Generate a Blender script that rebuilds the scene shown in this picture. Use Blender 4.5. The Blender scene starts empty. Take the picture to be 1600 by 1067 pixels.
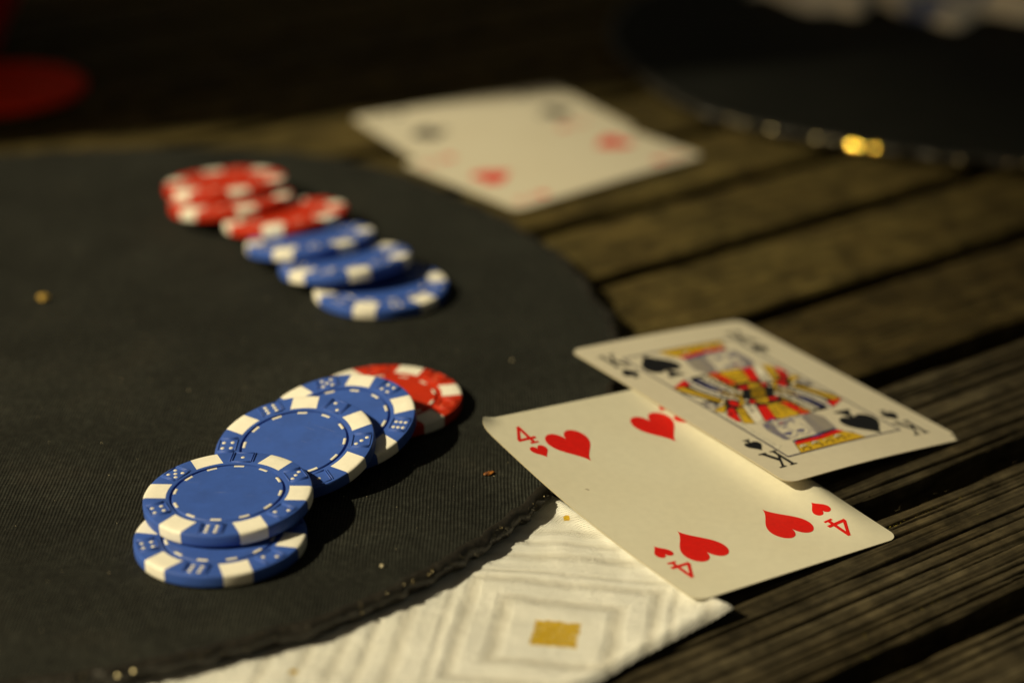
import bpy, bmesh, math, random
import numpy as np
from mathutils import Matrix, Vector, Euler
from mathutils.geometry import tessellate_polygon

S = 0.001            # everything below is written in millimetres
rad = math.radians
rng = np.random.default_rng(7)
random.seed(7)
scn = bpy.context.scene
COL = scn.collection

# ------------------------------------------------------------------ camera
cam = bpy.data.cameras.new("camera")
cam.sensor_width = 36.0
cam.lens = 3300 / 1600 * 36.0
cam.clip_start = 0.02
cam.clip_end = 60.0
cam.dof.use_dof = True
cam.dof.focus_distance = 0.512
cam.dof.aperture_fstop = 5.0
cam.dof.aperture_blades = 0
cam_o = bpy.data.objects.new("camera", cam)
cam_o.location = (0, 0, 245.7 * S)
cam_o.rotation_euler = (rad(90 - 23.65), 0, 0)
COL.objects.link(cam_o)
scn.camera = cam_o

# ------------------------------------------------------------------ sky and low sun
SUN_AZ, SUN_EL = 17.0, 40.0            # direction the light travels to (from +x towards +y), height
d_sun = Vector((math.cos(rad(SUN_AZ)) * math.cos(rad(SUN_EL)), math.sin(rad(SUN_AZ)) * math.cos(rad(SUN_EL)), -math.sin(rad(SUN_EL))))
w = bpy.data.worlds.new("World")
scn.world = w
w.use_nodes = True
nt = w.node_tree
bg = nt.nodes["Background"]
sky = nt.nodes.new("ShaderNodeTexSky")
sky.sky_type = 'NISHITA'
sky.sun_disc = False
sky.sun_elevation = rad(SUN_EL)
sky.sun_rotation = math.atan2(-d_sun.x, -d_sun.y) % (2 * math.pi)
sky.dust_density = 6.0
sky.ozone_density = 0.0
sky.air_density = 0.6
wb = nt.nodes.new("ShaderNodeMix")
wb.data_type = 'RGBA'
wb.blend_type = 'MULTIPLY'
wb.inputs["Factor"].default_value = 1.0
wb.inputs["B"].default_value = (1.0, 0.80, 0.42, 1)     # the photograph's warm white balance
nt.links.new(sky.outputs[0], wb.inputs["A"])
nt.links.new(wb.outputs["Result"], bg.inputs["Color"])
bg.inputs["Strength"].default_value = 0.032

sl = bpy.data.lights.new("sun", 'SUN')
sl.energy = 4.0
sl.angle = rad(1.8)
sl.color = (1.0, 0.87, 0.55)
so = bpy.data.objects.new("sun", sl)
so.rotation_euler = d_sun.to_track_quat('-Z', 'Y').to_euler()
so.location = (-2, -1, 1.5)
COL.objects.link(so)

scn.view_settings.view_transform = 'Standard'
scn.view_settings.look = 'None'
scn.view_settings.gamma = 1.0
scn.view_settings.exposure = 0.25
scn.cycles.use_denoising = True

# ------------------------------------------------------------------ helpers
def mesh(name, V, F, mats, parent=None, smooth=False, fm=None, scale=S):
    me = bpy.data.meshes.new(name)
    me.from_pydata([tuple(float(c) * scale for c in v) for v in V], [], [tuple(int(i) for i in f) for f in F])
    for m in (mats if isinstance(mats, (list, tuple)) else [mats]):
        me.materials.append(m)
    if fm is not None:
        me.polygons.foreach_set("material_index", list(fm))
    if smooth:
        me.polygons.foreach_set("use_smooth", [True] * len(me.polygons))
    me.update()
    o = bpy.data.objects.new(name, me)
    COL.objects.link(o)
    if parent:
        o.parent = parent
    return o

def empty(name, loc=(0, 0, 0), M=None):
    o = bpy.data.objects.new(name, None)
    o.empty_display_size = 0.01
    COL.objects.link(o)
    o.location = Vector(loc) * S
    if M is not None:
        o.rotation_euler = M.to_euler()
    return o

def tag(o, label=None, cat=None, group=None, kind=None):
    if label: o["label"] = label
    if cat: o["category"] = cat
    if group: o["group"] = group
    if kind: o["kind"] = kind
    return o

def share(o, parent, M=None, name=None):
    c = o.copy()
    COL.objects.link(c)
    c.parent = parent
    if M is not None:
        c.matrix_local = M
    return c

def rotm(yaw, ax, ay):
    return (Matrix.Rotation(ay, 3, 'Y') @ Matrix.Rotation(ax, 3, 'X') @ Matrix.Rotation(yaw, 3, 'Z'))

def vnoise(x, y, seed=0):
    """smooth value noise, numpy, about -1..1"""
    x = np.asarray(x, float); y = np.asarray(y, float)
    g = np.random.default_rng(seed).uniform(-1, 1, (256, 256))
    xi = np.floor(x).astype(int); yi = np.floor(y).astype(int)
    fx = x - xi; fy = y - yi
    fx = fx * fx * (3 - 2 * fx); fy = fy * fy * (3 - 2 * fy)
    a = g[xi % 256, yi % 256]; b = g[(xi + 1) % 256, yi % 256]
    c = g[xi % 256, (yi + 1) % 256]; e = g[(xi + 1) % 256, (yi + 1) % 256]
    return (a * (1 - fx) + b * fx) * (1 - fy) + (c * (1 - fx) + e * fx) * fy

def grid_faces(nr, nc, off=0, wrap=False):
    F = []
    for i in range(nr - 1):
        for j in range(nc if wrap else nc - 1):
            a = off + i * nc + j; b = off + i * nc + (j + 1) % nc
            F.append((a, b, b + nc, a + nc))
    return F

# ------------------------------------------------------------------ materials
class NB:
    def __init__(self, name):
        self.m = bpy.data.materials.new(name)
        self.m.use_nodes = True
        self.t = self.m.node_tree
        self.b = self.t.nodes["Principled BSDF"]
    def n(self, typ, **kw):
        nd = self.t.nodes.new(typ)
        for k, v in kw.items():
            if k in nd.inputs: nd.inputs[k].default_value = v
            else: setattr(nd, k, v)
        return nd
    def l(self, a, b): self.t.links.new(a, b)
    def math(self, op, a, b=None, c=None, clamp=False):
        nd = self.n("ShaderNodeMath", operation=op); nd.use_clamp = clamp
        for i, v in enumerate((a, b, c)):
            if v is None: continue
            if isinstance(v, (int, float)): nd.inputs[i].default_value = v
            else: self.l(v, nd.inputs[i])
        return nd.outputs[0]
    def coord(self, scale=(1, 1, 1), rot=(0, 0, 0), kind="Object"):
        tc = self.n("ShaderNodeTexCoord")
        mp = self.n("ShaderNodeMapping")
        mp.inputs["Scale"].default_value = scale
        mp.inputs["Rotation"].default_value = rot
        self.l(tc.outputs[kind], mp.inputs["Vector"])
        return mp.outputs[0]
    def noise(self, vec, scale, detail=4, rough=0.55, dist=0.0):
        nd = self.n("ShaderNodeTexNoise")
        nd.inputs["Scale"].default_value = scale
        nd.inputs["Detail"].default_value = detail
        nd.inputs["Roughness"].default_value = rough
        nd.inputs["Distortion"].default_value = dist
        if vec is not None: self.l(vec, nd.inputs["Vector"])
        return nd.outputs[0]
    def ramp(self, fac, stops):
        nd = self.n("ShaderNodeValToRGB")
        e = nd.color_ramp.elements
        while len(e) < len(stops): e.new(0.5)
        for i, (p, c) in enumerate(stops):
            e[i].position = p
            e[i].color = (c if len(c) == 4 else (*c, 1)) if isinstance(c, tuple) else (c, c, c, 1)
        self.l(fac, nd.inputs[0])
        return nd.outputs[0]
    def mix(self, fac, a, b, blend='MIX'):
        nd = self.n("ShaderNodeMix", data_type='RGBA', blend_type=blend)
        for key, v in (("Factor", fac), ("A", a), ("B", b)):
            if isinstance(v, (int, float)): nd.inputs[key].default_value = v
            elif isinstance(v, tuple): nd.inputs[key].default_value = (*v, 1) if len(v) == 3 else v
            else: self.l(v, nd.inputs[key])
        return nd.outputs["Result"]
    def bump(self, h, strength=0.3, dist=0.0002, normal=None):
        nd = self.n("ShaderNodeBump")
        nd.inputs["Strength"].default_value = strength
        nd.inputs["Distance"].default_value = dist
        self.l(h, nd.inputs["Height"])
        if normal is not None: self.l(normal, nd.inputs["Normal"])
        self.l(nd.outputs[0], self.b.inputs["Normal"])
        return nd.outputs[0]
    def set(self, color=None, rough=None, spec=None, metal=None, sheen=None, coat=None):
        if color is not None:
            if isinstance(color, tuple): self.b.inputs["Base Color"].default_value = (*color, 1)
            else: self.l(color, self.b.inputs["Base Color"])
        if rough is not None:
            if isinstance(rough, (int, float)): self.b.inputs["Roughness"].default_value = rough
            else: self.l(rough, self.b.inputs["Roughness"])
        if spec is not None: self.b.inputs["Specular IOR Level"].default_value = spec
        if metal is not None: self.b.inputs["Metallic"].default_value = metal
        if sheen is not None:
            self.b.inputs["Sheen Weight"].default_value = sheen
            self.b.inputs["Sheen Roughness"].default_value = 0.4
        if coat is not None: self.b.inputs["Coat Weight"].default_value = coat
        return self.m

def plastic(name, col, rough=0.5, var=0.16, grime=(0.05, 0.045, 0.035)):
    k = NB(name)
    v = k.coord()
    oi = k.n("ShaderNodeObjectInfo")
    ad = k.n("ShaderNodeVectorMath", operation='ADD'); k.l(v, ad.inputs[0]); k.l(oi.outputs["Random"], ad.inputs[1])
    v = ad.outputs[0]
    n1 = k.noise(v, 150, 6, 0.65)
    n2 = k.noise(v, 1300, 3)
    sc = k.n("ShaderNodeMapping"); sc.inputs["Scale"].default_value = (90, 2600, 90); sc.inputs["Rotation"].default_value = (0, 0, 0.7); k.l(v, sc.inputs["Vector"])
    scr = k.ramp(k.noise(sc.outputs[0], 1.0, 2), [(0.70, 0.0), (0.76, 1.0)])
    c = k.mix(1.0, col, k.ramp(n1, [(0.3, 1 - var), (0.7, 1.06)]), 'MULTIPLY')
    c = k.mix(k.math('MULTIPLY', scr, 0.16), c, (0.55, 0.53, 0.48))
    dirt = k.ramp(k.noise(v, 420, 5, 0.75), [(0.60, 0.0), (0.78, 1.0)])
    c = k.mix(k.math('MULTIPLY', dirt, 0.35), c, grime)
    k.bump(k.math('ADD', n2, k.math('MULTIPLY', n1, 1.5)), 0.2, 0.00008)
    return k.set(c, k.ramp(n1, [(0.3, rough + 0.1), (0.7, rough - 0.06)]), 0.28)

def ink(name, col, rough=0.45):
    k = NB(name)
    n = k.noise(k.coord(), 900, 3)
    return k.set(k.mix(1.0, col, k.ramp(n, [(0.3, 0.86), (0.7, 1.0)]), 'MULTIPLY'), rough, 0.35)

M_BLUE = plastic("blue_clay", (0.040, 0.099, 0.42))
M_RED = plastic("red_clay", (0.50, 0.027, 0.006))
M_REDPIP = plastic("worn_red_pips", (0.60, 0.11, 0.05))
M_CREAM = plastic("cream_clay", (0.82, 0.79, 0.70), 0.5, 0.1, (0.35, 0.30, 0.2))
M_CREAM2 = plastic("cream_print", (0.72, 0.69, 0.60), 0.5, 0.12, (0.3, 0.27, 0.2))

def paper_mat(name, base, stain):
    k = NB(name)
    v = k.coord()
    n1 = k.noise(v, 28, 5, 0.6)
    n2 = k.noise(v, 420, 3)
    n3 = k.noise(v, 2300, 2)
    spots = k.ramp(k.noise(v, 210, 2), [(0.77, 0.0), (0.79, 1.0)])
    c = k.mix(k.ramp(n1, [(0.42, 0.0), (0.75, 0.55)]), base, stain)
    c = k.mix(k.math('MULTIPLY', spots, 0.45), c, (0.16, 0.11, 0.06))
    c = k.mix(1.0, c, k.ramp(n2, [(0.3, 0.95), (0.7, 1.0)]), 'MULTIPLY')
    k.bump(n3, 0.16, 0.00008)
    return k.set(c, 0.42, 0.35)
M_CARD = paper_mat("card_stock", (0.635, 0.61, 0.50), (0.59, 0.55, 0.43))
M_CARD_DIM = paper_mat("dimmed_card_stock", (0.575, 0.535, 0.44), (0.54, 0.49, 0.39))  # same stock, weaker light on the farther cards put into its colour
M_CARDEDGE = ink("card_edge", (0.42, 0.37, 0.25), 0.9)
M_IRED = ink("red_ink", (0.62, 0.010, 0.006))
M_IBLACK = ink("black_ink", (0.008, 0.008, 0.010), 0.35)
M_IBLUE = ink("blue_ink", (0.03, 0.034, 0.19))
M_IGOLD = ink("yellow_ink", (0.56, 0.36, 0.018))
M_IGREY = ink("grey_ink", (0.27, 0.245, 0.225))
M_IWHITE = ink("white_ink", (0.70, 0.66, 0.56))

def wood_mat(name, dark, mid, light, tint):
    k = NB(name)
    v = k.coord((1, 1, 1))
    oi = k.n("ShaderNodeObjectInfo")
    add = k.n("ShaderNodeVectorMath", operation='ADD')
    k.l(v, add.inputs[0])
    k.l(k.math('MULTIPLY', oi.outputs["Random"], 7.0), add.inputs[1])
    mp = k.n("ShaderNodeMapping"); mp.inputs["Scale"].default_value = (9, 260, 60)
    k.l(add.outputs[0], mp.inputs["Vector"])
    mp2 = k.n("ShaderNodeMapping"); mp2.inputs["Scale"].default_value = (40, 1500, 300)
    k.l(add.outputs[0], mp2.inputs["Vector"])
    g1 = k.noise(mp.outputs[0], 1.0, 6, 0.6, 0.4)
    g2 = k.noise(mp2.outputs[0], 1.0, 4, 0.6)
    big = k.noise(add.outputs[0], 30, 5, 0.7)
    mot = k.noise(add.outputs[0], 95, 5, 0.7)
    c = k.ramp(g1, [(0.30, dark), (0.5, mid), (0.72, light)])
    c = k.mix(k.ramp(big, [(0.35, 0.0), (0.7, 0.75)]), c, tint)
    c = k.mix(1.0, c, k.ramp(g2, [(0.3, 0.42), (0.52, 0.95), (0.72, 1.35)]), 'MULTIPLY')
    c = k.mix(1.0, c, k.ramp(mot, [(0.34, 0.45), (0.52, 1.0), (0.68, 1.55)]), 'MULTIPLY')
    rv = k.ramp(oi.outputs["Random"], [(0.0, 0.8), (1.0, 1.1)])
    c = k.mix(1.0, c, rv, 'MULTIPLY')
    lich = k.ramp(k.noise(add.outputs[0], 420, 3), [(0.70, 0.0), (0.74, 1.0)])
    lich2 = k.ramp(k.noise(add.outputs[0], 30, 2), [(0.5, 0.0), (0.6, 1.0)])
    c = k.mix(k.math('MULTIPLY', k.math('MULTIPLY', lich, lich2), 0.8), c, (0.15, 0.14, 0.03))
    k.bump(k.math('ADD', g1, g2), 0.55, 0.0005)
    return k.set(c, 0.8, 0.12)
M_WOOD = wood_mat("weathered_wood", (0.038, 0.030, 0.010), (0.079, 0.061, 0.019), (0.130, 0.101, 0.036), (0.082, 0.058, 0.019))
M_WOODC = wood_mat("brown_wood", (0.028, 0.020, 0.008), (0.050, 0.037, 0.013), (0.080, 0.062, 0.024), (0.046, 0.032, 0.010))
M_WOODF = wood_mat("grooved_grey_wood", (0.021, 0.0170, 0.0095), (0.053, 0.0435, 0.026), (0.108, 0.091, 0.056), (0.047, 0.036, 0.018))

def mat_cloth(name, col, lint=0.5, rib=True):
    k = NB(name)
    v = k.coord()
    sx = k.n("ShaderNodeSeparateXYZ"); k.l(v, sx.inputs[0])
    nz = k.noise(v, 60, 3)
    x = k.math('ADD', k.math('MULTIPLY', sx.outputs[0], 2 * math.pi / 0.00085), k.math('MULTIPLY', nz, 9.0))
    y = k.math('MULTIPLY', sx.outputs[1], 2 * math.pi / 0.0011)
    ribs = k.math('MULTIPLY', k.math('ADD', k.math('SINE', x), k.math('MULTIPLY', k.math('SINE', k.math('ADD', y, k.math('MULTIPLY', nz, 23.0))), 0.55)), 0.4)
    n1 = k.noise(v, 35, 6, 0.65)
    n2 = k.noise(v, 900, 3)
    c = k.mix(k.ramp(n1, [(0.3, 0.0), (0.7, 1.0)]), tuple(q * 0.72 for q in col), tuple(q * 1.25 for q in col))
    c = k.mix(k.ramp(n1, [(0.55, 0.0), (0.8, 0.5)]), c, (col[0] * 1.5, col[1] * 1.15, col[2] * 0.95))
    dust = k.ramp(k.noise(v, 1050, 3, 0.8), [(0.66, 0.0), (0.74, 1.0)])
    c = k.mix(k.math('MULTIPLY', dust, 0.30 * lint), c, (0.22, 0.20, 0.16))
    wear = k.noise(v, 16, 6, 0.7)
    c = k.mix(k.ramp(wear, [(0.50, 0.0), (0.72, 0.5)]), c, tuple(q * 1.9 for q in col))
    n3 = k.noise(v, 520, 5, 0.75)
    c = k.mix(1.0, c, k.ramp(n3, [(0.32, 0.55), (0.5, 0.95), (0.68, 1.6)]), 'MULTIPLY')
    c = k.mix(1.0, c, k.ramp(k.math('ADD', ribs, k.math('MULTIPLY', n2, 0.6)), [(0.0, 0.5), (0.8, 1.15)]) if rib else (1, 1, 1), 'MULTIPLY')
    h = k.math('ADD', k.math('MULTIPLY', ribs, 1.5 if rib else 0.1), k.math('ADD', k.math('MULTIPLY', n2, 1.0), k.math('MULTIPLY', n3, 1.6)))
    k.bump(h, 0.6, 0.0002)
    return k.set(c, 0.8, 0.15)
M_MAT = mat_cloth("black_knit_cloth", (0.0200, 0.0213, 0.0180), 0.8)
M_MAT2 = mat_cloth("black_smooth_cloth", (0.0060, 0.0066, 0.0052), 0.1, False)
M_TRIM = NB("black_edge_trim"); _v = M_TRIM.coord()
M_TRIM.bump(M_TRIM.noise(_v, 700, 4), 0.8, 0.0004)
M_TRIM = M_TRIM.set((0.016, 0.014, 0.011), 0.42, 0.5)
M_THREAD = ink('dark_thread', (0.05, 0.044, 0.028), 0.7)
def bead_mat(name, col, rough, metal):
    k = NB(name)
    k.bump(k.noise(k.coord(), 1200, 2), 0.2, 0.0001)
    return k.set(col, rough, 0.6, metal)
M_BEAD = bead_mat("glossy_black_bead", (0.10, 0.085, 0.05), 0.3, 1.0)
M_GOLD = bead_mat("brass_bead", (0.85, 0.58, 0.10), 0.12, 1.0)
M_GROUND = NB("dark_earth"); _n = M_GROUND.noise(M_GROUND.coord(), 9, 6)
M_GROUND.bump(M_GROUND.noise(M_GROUND.coord(), 60, 5), 0.6, 0.02)
M_GROUND = M_GROUND.set(M_GROUND.ramp(_n, [(0.35, (0.018, 0.016, 0.009)), (0.7, (0.045, 0.04, 0.02))]), 0.95, 0.1)
M_REDPL = plastic("red_plastic", (0.80, 0.040, 0.003), 0.6)
M_REDPL.node_tree.nodes["Principled BSDF"].inputs["Specular IOR Level"].default_value = 0.12

def towel_mat(name, center, ang, bits):
    """white woven cotton with grey woven squares around a yellow square (mm pattern, object space)"""
    k = NB(name)
    v = k.coord((1000, 1000, 1000))
    sx = k.n("ShaderNodeSeparateXYZ")
    nz = k.n("ShaderNodeTexNoise"); nz.inputs["Scale"].default_value = 0.09; nz.inputs["Detail"].default_value = 3
    k.l(v, nz.inputs["Vector"])
    off = k.n("ShaderNodeVectorMath", operation='MULTIPLY_ADD')
    k.l(nz.outputs["Color"], off.inputs[0]); off.inputs[1].default_value = (1.7, 1.7, 0); k.l(v, off.inputs[2])
    k.l(off.outputs[0], sx.inputs[0])
    X0 = k.math('SUBTRACT', sx.outputs[0], center[0] + 0.85)
    Y0 = k.math('SUBTRACT', sx.outputs[1], center[1] + 0.85)
    ca, sa = math.cos(rad(ang)), math.sin(rad(ang))
    X = k.math('ADD', k.math('MULTIPLY', X0, ca), k.math('MULTIPLY', Y0, sa))
    Y = k.math('SUBTRACT', k.math('MULTIPLY', Y0, ca), k.math('MULTIPLY', X0, sa))
    D = k.math('MAXIMUM', k.math('ABSOLUTE', X), k.math('ABSOLUTE', Y))
    ring = None
    for c0, w0, a0 in ((12.8, 2.4, 1.0), (21.0, 2.0, 0.9), (25.2, 1.3, 0.45), (33.0, 2.2, 0.8), (39.5, 1.6, 0.6), (45, 2.0, 0.6), (52, 1.8, 0.7), (60, 2, .8)):
        r = k.math('MULTIPLY', k.math('SUBTRACT', 1.0, k.math('DIVIDE', k.math('ABSOLUTE', k.math('SUBTRACT', D, c0)), w0), clamp=True), a0)
        ring = r if ring is None else k.math('MAXIMUM', ring, r)
    sxr = k.n("ShaderNodeSeparateXYZ"); k.l(v, sxr.inputs[0])
    wv = k.math('MULTIPLY', k.math('SINE', k.math('MULTIPLY', k.math('ADD', sxr.outputs[0], k.math('MULTIPLY', sxr.outputs[1], 0.15)), 2 * math.pi / 0.75)),
                k.math('SINE', k.math('MULTIPLY', k.math('SUBTRACT', sxr.outputs[1], k.math('MULTIPLY', sxr.outputs[0], 0.15)), 2 * math.pi / 0.75)))
    fz = k.noise(v, 0.8, 4, 0.7)
    broken = k.ramp(k.noise(v, 0.35, 4, 0.7), [(0.3, 0.65), (0.6, 1.0)])
    ring = k.math('MULTIPLY', k.math('POWER', ring, 0.7), broken)
    base = k.mix(k.ramp(k.noise(v, 0.05, 4), [(0.35, 0.0), (0.7, 0.6)]), (0.87, 0.87, 0.84), (0.82, 0.81, 0.75))
    c = k.mix(k.math('MULTIPLY', ring, 0.46), base, (0.40, 0.36, 0.27))
    c = k.mix(1.0, c, k.ramp(k.math('ADD', wv, fz), [(0.0, 0.80), (0.9, 1.0)]), 'MULTIPLY')
    yel = k.math('LESS_THAN', k.math('ADD', D, k.math('MULTIPLY', k.math('SUBTRACT', fz, 0.5), 3.0)), 5.1)
    yel = k.math('MULTIPLY', yel, k.math('GREATER_THAN', k.noise(v, 1.9, 3, 0.7), 0.375))
    for bx, by in bits:
        dd = k.math('MAXIMUM', k.math('ABSOLUTE', k.math('SUBTRACT', sx.outputs[0], bx + 0.85)), k.math('ABSOLUTE', k.math('SUBTRACT', sx.outputs[1], by + 0.85)))
        yel = k.math('MAXIMUM', yel, k.math('LESS_THAN', k.math('ADD', dd, k.math('MULTIPLY', k.math('SUBTRACT', fz, 0.5), 1.6)), 0.85))
    yc = k.mix(k.ramp(k.math('ADD', wv, fz), [(0.1, 0.0), (0.9, 1.0)]), (0.34, 0.21, 0.012), (0.74, 0.50, 0.035))
    c = k.mix(yel, c, yc)
    h = k.math('SUBTRACT', k.math('ADD', k.math('MULTIPLY', wv, 0.35), fz), k.math('MULTIPLY', ring, 1.5))
    k.bump(h, 0.65, 0.0007)
    k.b.inputs["Subsurface Weight"].default_value = 0.0
    return k.set(c, 0.9, 0.1)

# ------------------------------------------------------------------ ground
g = 6000
gv = []; n = 25
for i in range(n):
    for j in range(n):
        gv.append((-g + 2 * g * j / (n - 1), -g + 2 * g * i / (n - 1), -735 + random.uniform(-10, 10)))
tag(mesh("ground", gv, grid_faces(n, n), M_GROUND, None, True), kind="structure")

# ------------------------------------------------------------------ table of weathered planks
TA = rad(36.5)
table = empty("wooden_table", (0, 0, 0), Matrix.Rotation(TA, 3, 'Z'))
tag(table, "weathered grey brown wooden table of gapped planks that carries everything", "table")
gaps = [116, 166, 217, 267.2, 318.2, 371.6, 424.0, 473.8, 519.3, 570, 621, 672, 723, 774, 825, 876, 927, 978]
gw = {318.2: 8.8, 371.6: 10.0, 424.0: 8.8, 267.2: 8.5, 519.3: 8.5, 473.8: 9.0, 570: 8, 621: 8}

def plank(i, a, b, tt, nn_, amp, zoff, matl):
    n0 = a + gw.get(a, 6.5) / 2; n1 = b - gw.get(b, 6.5) / 2
    nt_ = len(tt); uu = np.linspace(0, 1, nn_)
    T, U = np.meshgrid(tt, uu, indexing='ij')
    lo = n0 + 0.5 * vnoise(tt / 23, tt * 0 + i, 3 + i) + 0.25 * vnoise(tt / 5, tt * 0, 40 + i)
    hi = n1 + 0.5 * vnoise(tt / 23, tt * 0 + i, 90 + i) + 0.25 * vnoise(tt / 5, tt * 0, 140 + i)
    N = lo[:, None] + (hi - lo)[:, None] * U
    wob = 2.2 * vnoise(T / 90, N / 40, 11 + i)
    r = vnoise(T / 160 + 3, (N + wob) / 2.1, 200 + i) + 0.55 * vnoise(T / 60, (N + wob) / 1.0, 300 + i) + 0.25 * vnoise(T / 16, N / 0.55, 400 + i)
    z = amp * np.minimum(r, 0.55)
    ed = np.minimum(U, 1 - U) * (n1 - n0)
    if amp > 0.5:
        z = 0.30 * z + 0.10 * vnoise(T / 9, N / 0.45, 720 + i)
        gr_ = np.random.default_rng(50 + i)
        c0 = n0 + 2.2; k_ = 0
        while c0 < n1 - 1.6:
            big_ = k_ % 2 == 0
            cc = c0 + 0.8 * vnoise(tt / 75, tt * 0 + k_ * 3.3, 760 + i)
            ww = (0.42 if big_ else 0.26) * (1 + 0.4 * vnoise(tt / 26, tt * 0 + k_ * 2.1, 780 + i))
            dd = (2.9 if big_ else 1.4) * np.clip((0.95 if big_ else 0.5) + 0.9 * vnoise(tt / 65, tt * 0 + k_ * 5.7, 790 + i), 0, 1)
            z = z - dd[:, None] * np.exp(-((N - cc[:, None]) / ww[:, None]) ** 2)
            c0 += gr_.uniform(1.2, 4.4); k_ += 1
    z = z + 0.45 * vnoise(T / 140, N / 22, 500 + i) - 0.4
    z -= 1.1 * np.clip(1 - ed / 1.8, 0, 1) ** 2
    z += zoff
    V = np.stack([T.ravel(), N.ravel(), z.ravel()], 1).tolist()
    F = grid_faces(nt_, nn_)
    k = len(V)
    # sides with their own vertices (crisp arris), leaning in under the plank
    for col, sgn in ((0, 1), (nn_ - 1, -1)):
        base = len(V)
        row = [V[q * nn_ + col] for q in range(nt_)]
        V += row
        V += [(p[0], p[1] + sgn * 1.6, -26.0) for p in row]
        for q in range(nt_ - 1):
            f = (base + q, base + q + 1, base + nt_ + q + 1, base + nt_ + q)
            F.append(f if sgn > 0 else f[::-1])
    for st in (0, (nt_ - 1) * nn_):
        base = len(V)
        V.append((V[st][0], V[st][1], -26.0)); V.append((V[st + nn_ - 1][0], V[st + nn_ - 1][1], -26.0))
        F.append(tuple(range(st, st + nn_)) + (base + 1, base))
    o = mesh("plank", V, F, matl, table, True)
    return o

for i in range(len(gaps) - 1):
    a, b = gaps[i], gaps[i + 1]
    if i in (2, 3, 4):            # in or close to focus
        amp, zoff, m = 0.75, {2: -1.2, 3: -1.0, 4: -0.35, 5: -0.3}[i], M_WOODF
        plank(i, a, b, np.r_[np.linspace(120, 248, 30), np.linspace(250, 520, 560), np.linspace(522, 720, 60)], 170, amp, zoff, m)
    else:
        amp, zoff, m = 0.35, -0.25, (M_WOODC if i == 5 else M_WOOD)
        plank(i, a, b, np.linspace(60, 1150, 300), 70 if i < 9 else 36, amp, zoff, m)
def box(name, x0, x1, y0, y1, z0, z1, m, parent):
    V = [(x, y, z) for z in (z0, z1) for y in (y0, y1) for x in (x0, x1)]
    F = [(0, 2, 3, 1), (4, 5, 7, 6), (0, 1, 5, 4), (1, 3, 7, 5), (3, 2, 6, 7), (2, 0, 4, 6)]
    bm = bmesh.new()
    vs = [bm.verts.new(Vector(v) * S) for v in V]
    for f in F: bm.faces.new([vs[q] for q in f])
    bmesh.ops.bevel(bm, geom=bm.edges[:], offset=2.5 * S, segments=2, affect='EDGES')
    me = bpy.data.meshes.new(name); bm.to_mesh(me); bm.free(); me.materials.append(m)
    o = bpy.data.objects.new(name, me); COL.objects.link(o); o.parent = parent
    return o
for x in (150, 1040):
    box("crossbeam", x, x + 60, 118, 976, -80, -26, M_WOOD, table)
    for y in (130, 900):
        box("leg", x - 2, x + 62, y, y + 64, -735, -80, M_WOOD, table)

# fibres torn loose along the edges of the grooved planks
V, F = [], []
for q in range(120):
    gp = random.choice([318.2, 318.2, 318.2, 371.6, 267.2])
    t = random.uniform(300, 520); y0 = gp + random.choice([-1, 1, 1]) * (gw[gp] / 2 + random.uniform(-.1, .9))
    L = random.uniform(.8, 2.4); a = random.gauss(0, .35); wv = random.uniform(.07, .16); z0 = random.uniform(-1.9, -.8)
    dx, dy = L * math.cos(a), L * math.sin(a); o = len(V); up = random.uniform(-.3, .8)
    V += [(t, y0 - wv, z0), (t, y0 + wv, z0), (t, y0, z0 + wv), (t + dx, y0 + dy, z0 + up)]
    F += [(o, o + 3, o + 2), (o + 2, o + 3, o + 1), (o + 1, o + 3, o)]
tag(mesh("splinters", V, F, M_WOODF, table), kind="stuff")
# yellow lichen crumbs caught in the grain
k = NB("yellow_lichen")
k.bump(k.noise(k.coord(), 1500, 3), .6, .0003)
M_LICHEN = k.set(k.ramp(k.noise(k.coord(), 700, 3), [(.4, (.10, .08, .01)), (.62, (.30, .24, .035))]), .9, .1)
V, F = [], []
for (t0_, y0_, n_, sp) in ((360, 309.5, 46, 7), (344, 309.0, 18, 3), (333, 305.5, 16, 3), (387, 300.0, 20, 4), (330, 298.0, 10, 2), (335, 287, 12, 6), (368, 292.5, 14, 8), (312, 278, 12, 9), (420, 355, 20, 14)):
    for q in range(n_):
        x, y, z = t0_ + random.gauss(0, sp), y0_ + random.gauss(0, .45), -0.9 + random.uniform(-.3, .2) - (.9 if y0_ < 318 else 0)
        r_ = random.uniform(.06, .2); o = len(V)
        for _ in range(4): V.append((x + random.gauss(0, r_), y + random.gauss(0, r_), z + random.gauss(0, r_ * .6)))
        F += [(o, o + 1, o + 2), (o, o + 2, o + 3), (o, o + 3, o + 1), (o + 1, o + 3, o + 2)]
tag(mesh("lichen", V, F, M_LICHEN, table), kind="stuff")

# added slatted roof, out of view, placed to dim the light at the right
pg = empty("shade_roof", (0, 0, 0), Matrix.Rotation(rad(SUN_AZ), 3, 'Z'))
tag(pg, "added slatted roof, out of view, dimming the right side of the table", "shade_roof")
PH = 3300.0; PS = 322.0 - PH / math.tan(rad(SUN_EL))
box("shade_rafter", PS + 10, PS + 2600, -1400, -1340, PH + 45, PH + 165, M_WOOD, pg)
box("shade_rafter", PS + 10, PS + 2600, 1800, 1860, PH + 45, PH + 165, M_WOOD, pg)
slat = None
for q in range(42):
    if slat is None:
        slat = box("slat", 0, 44, -1500, 1960, PH, PH + 42, M_WOOD, pg)
        slat.location.x = PS * S
    else:
        c_ = slat.copy(); COL.objects.link(c_); c_.parent = pg; c_.location.x = (PS + q * 62) * S
for x in (PS + 60, PS + 2500):
    for y in (-1400, 1800):
        box("shade_post", x, x + 70, y - 5, y + 65, -735, PH + 44, M_WOOD, pg)

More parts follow.
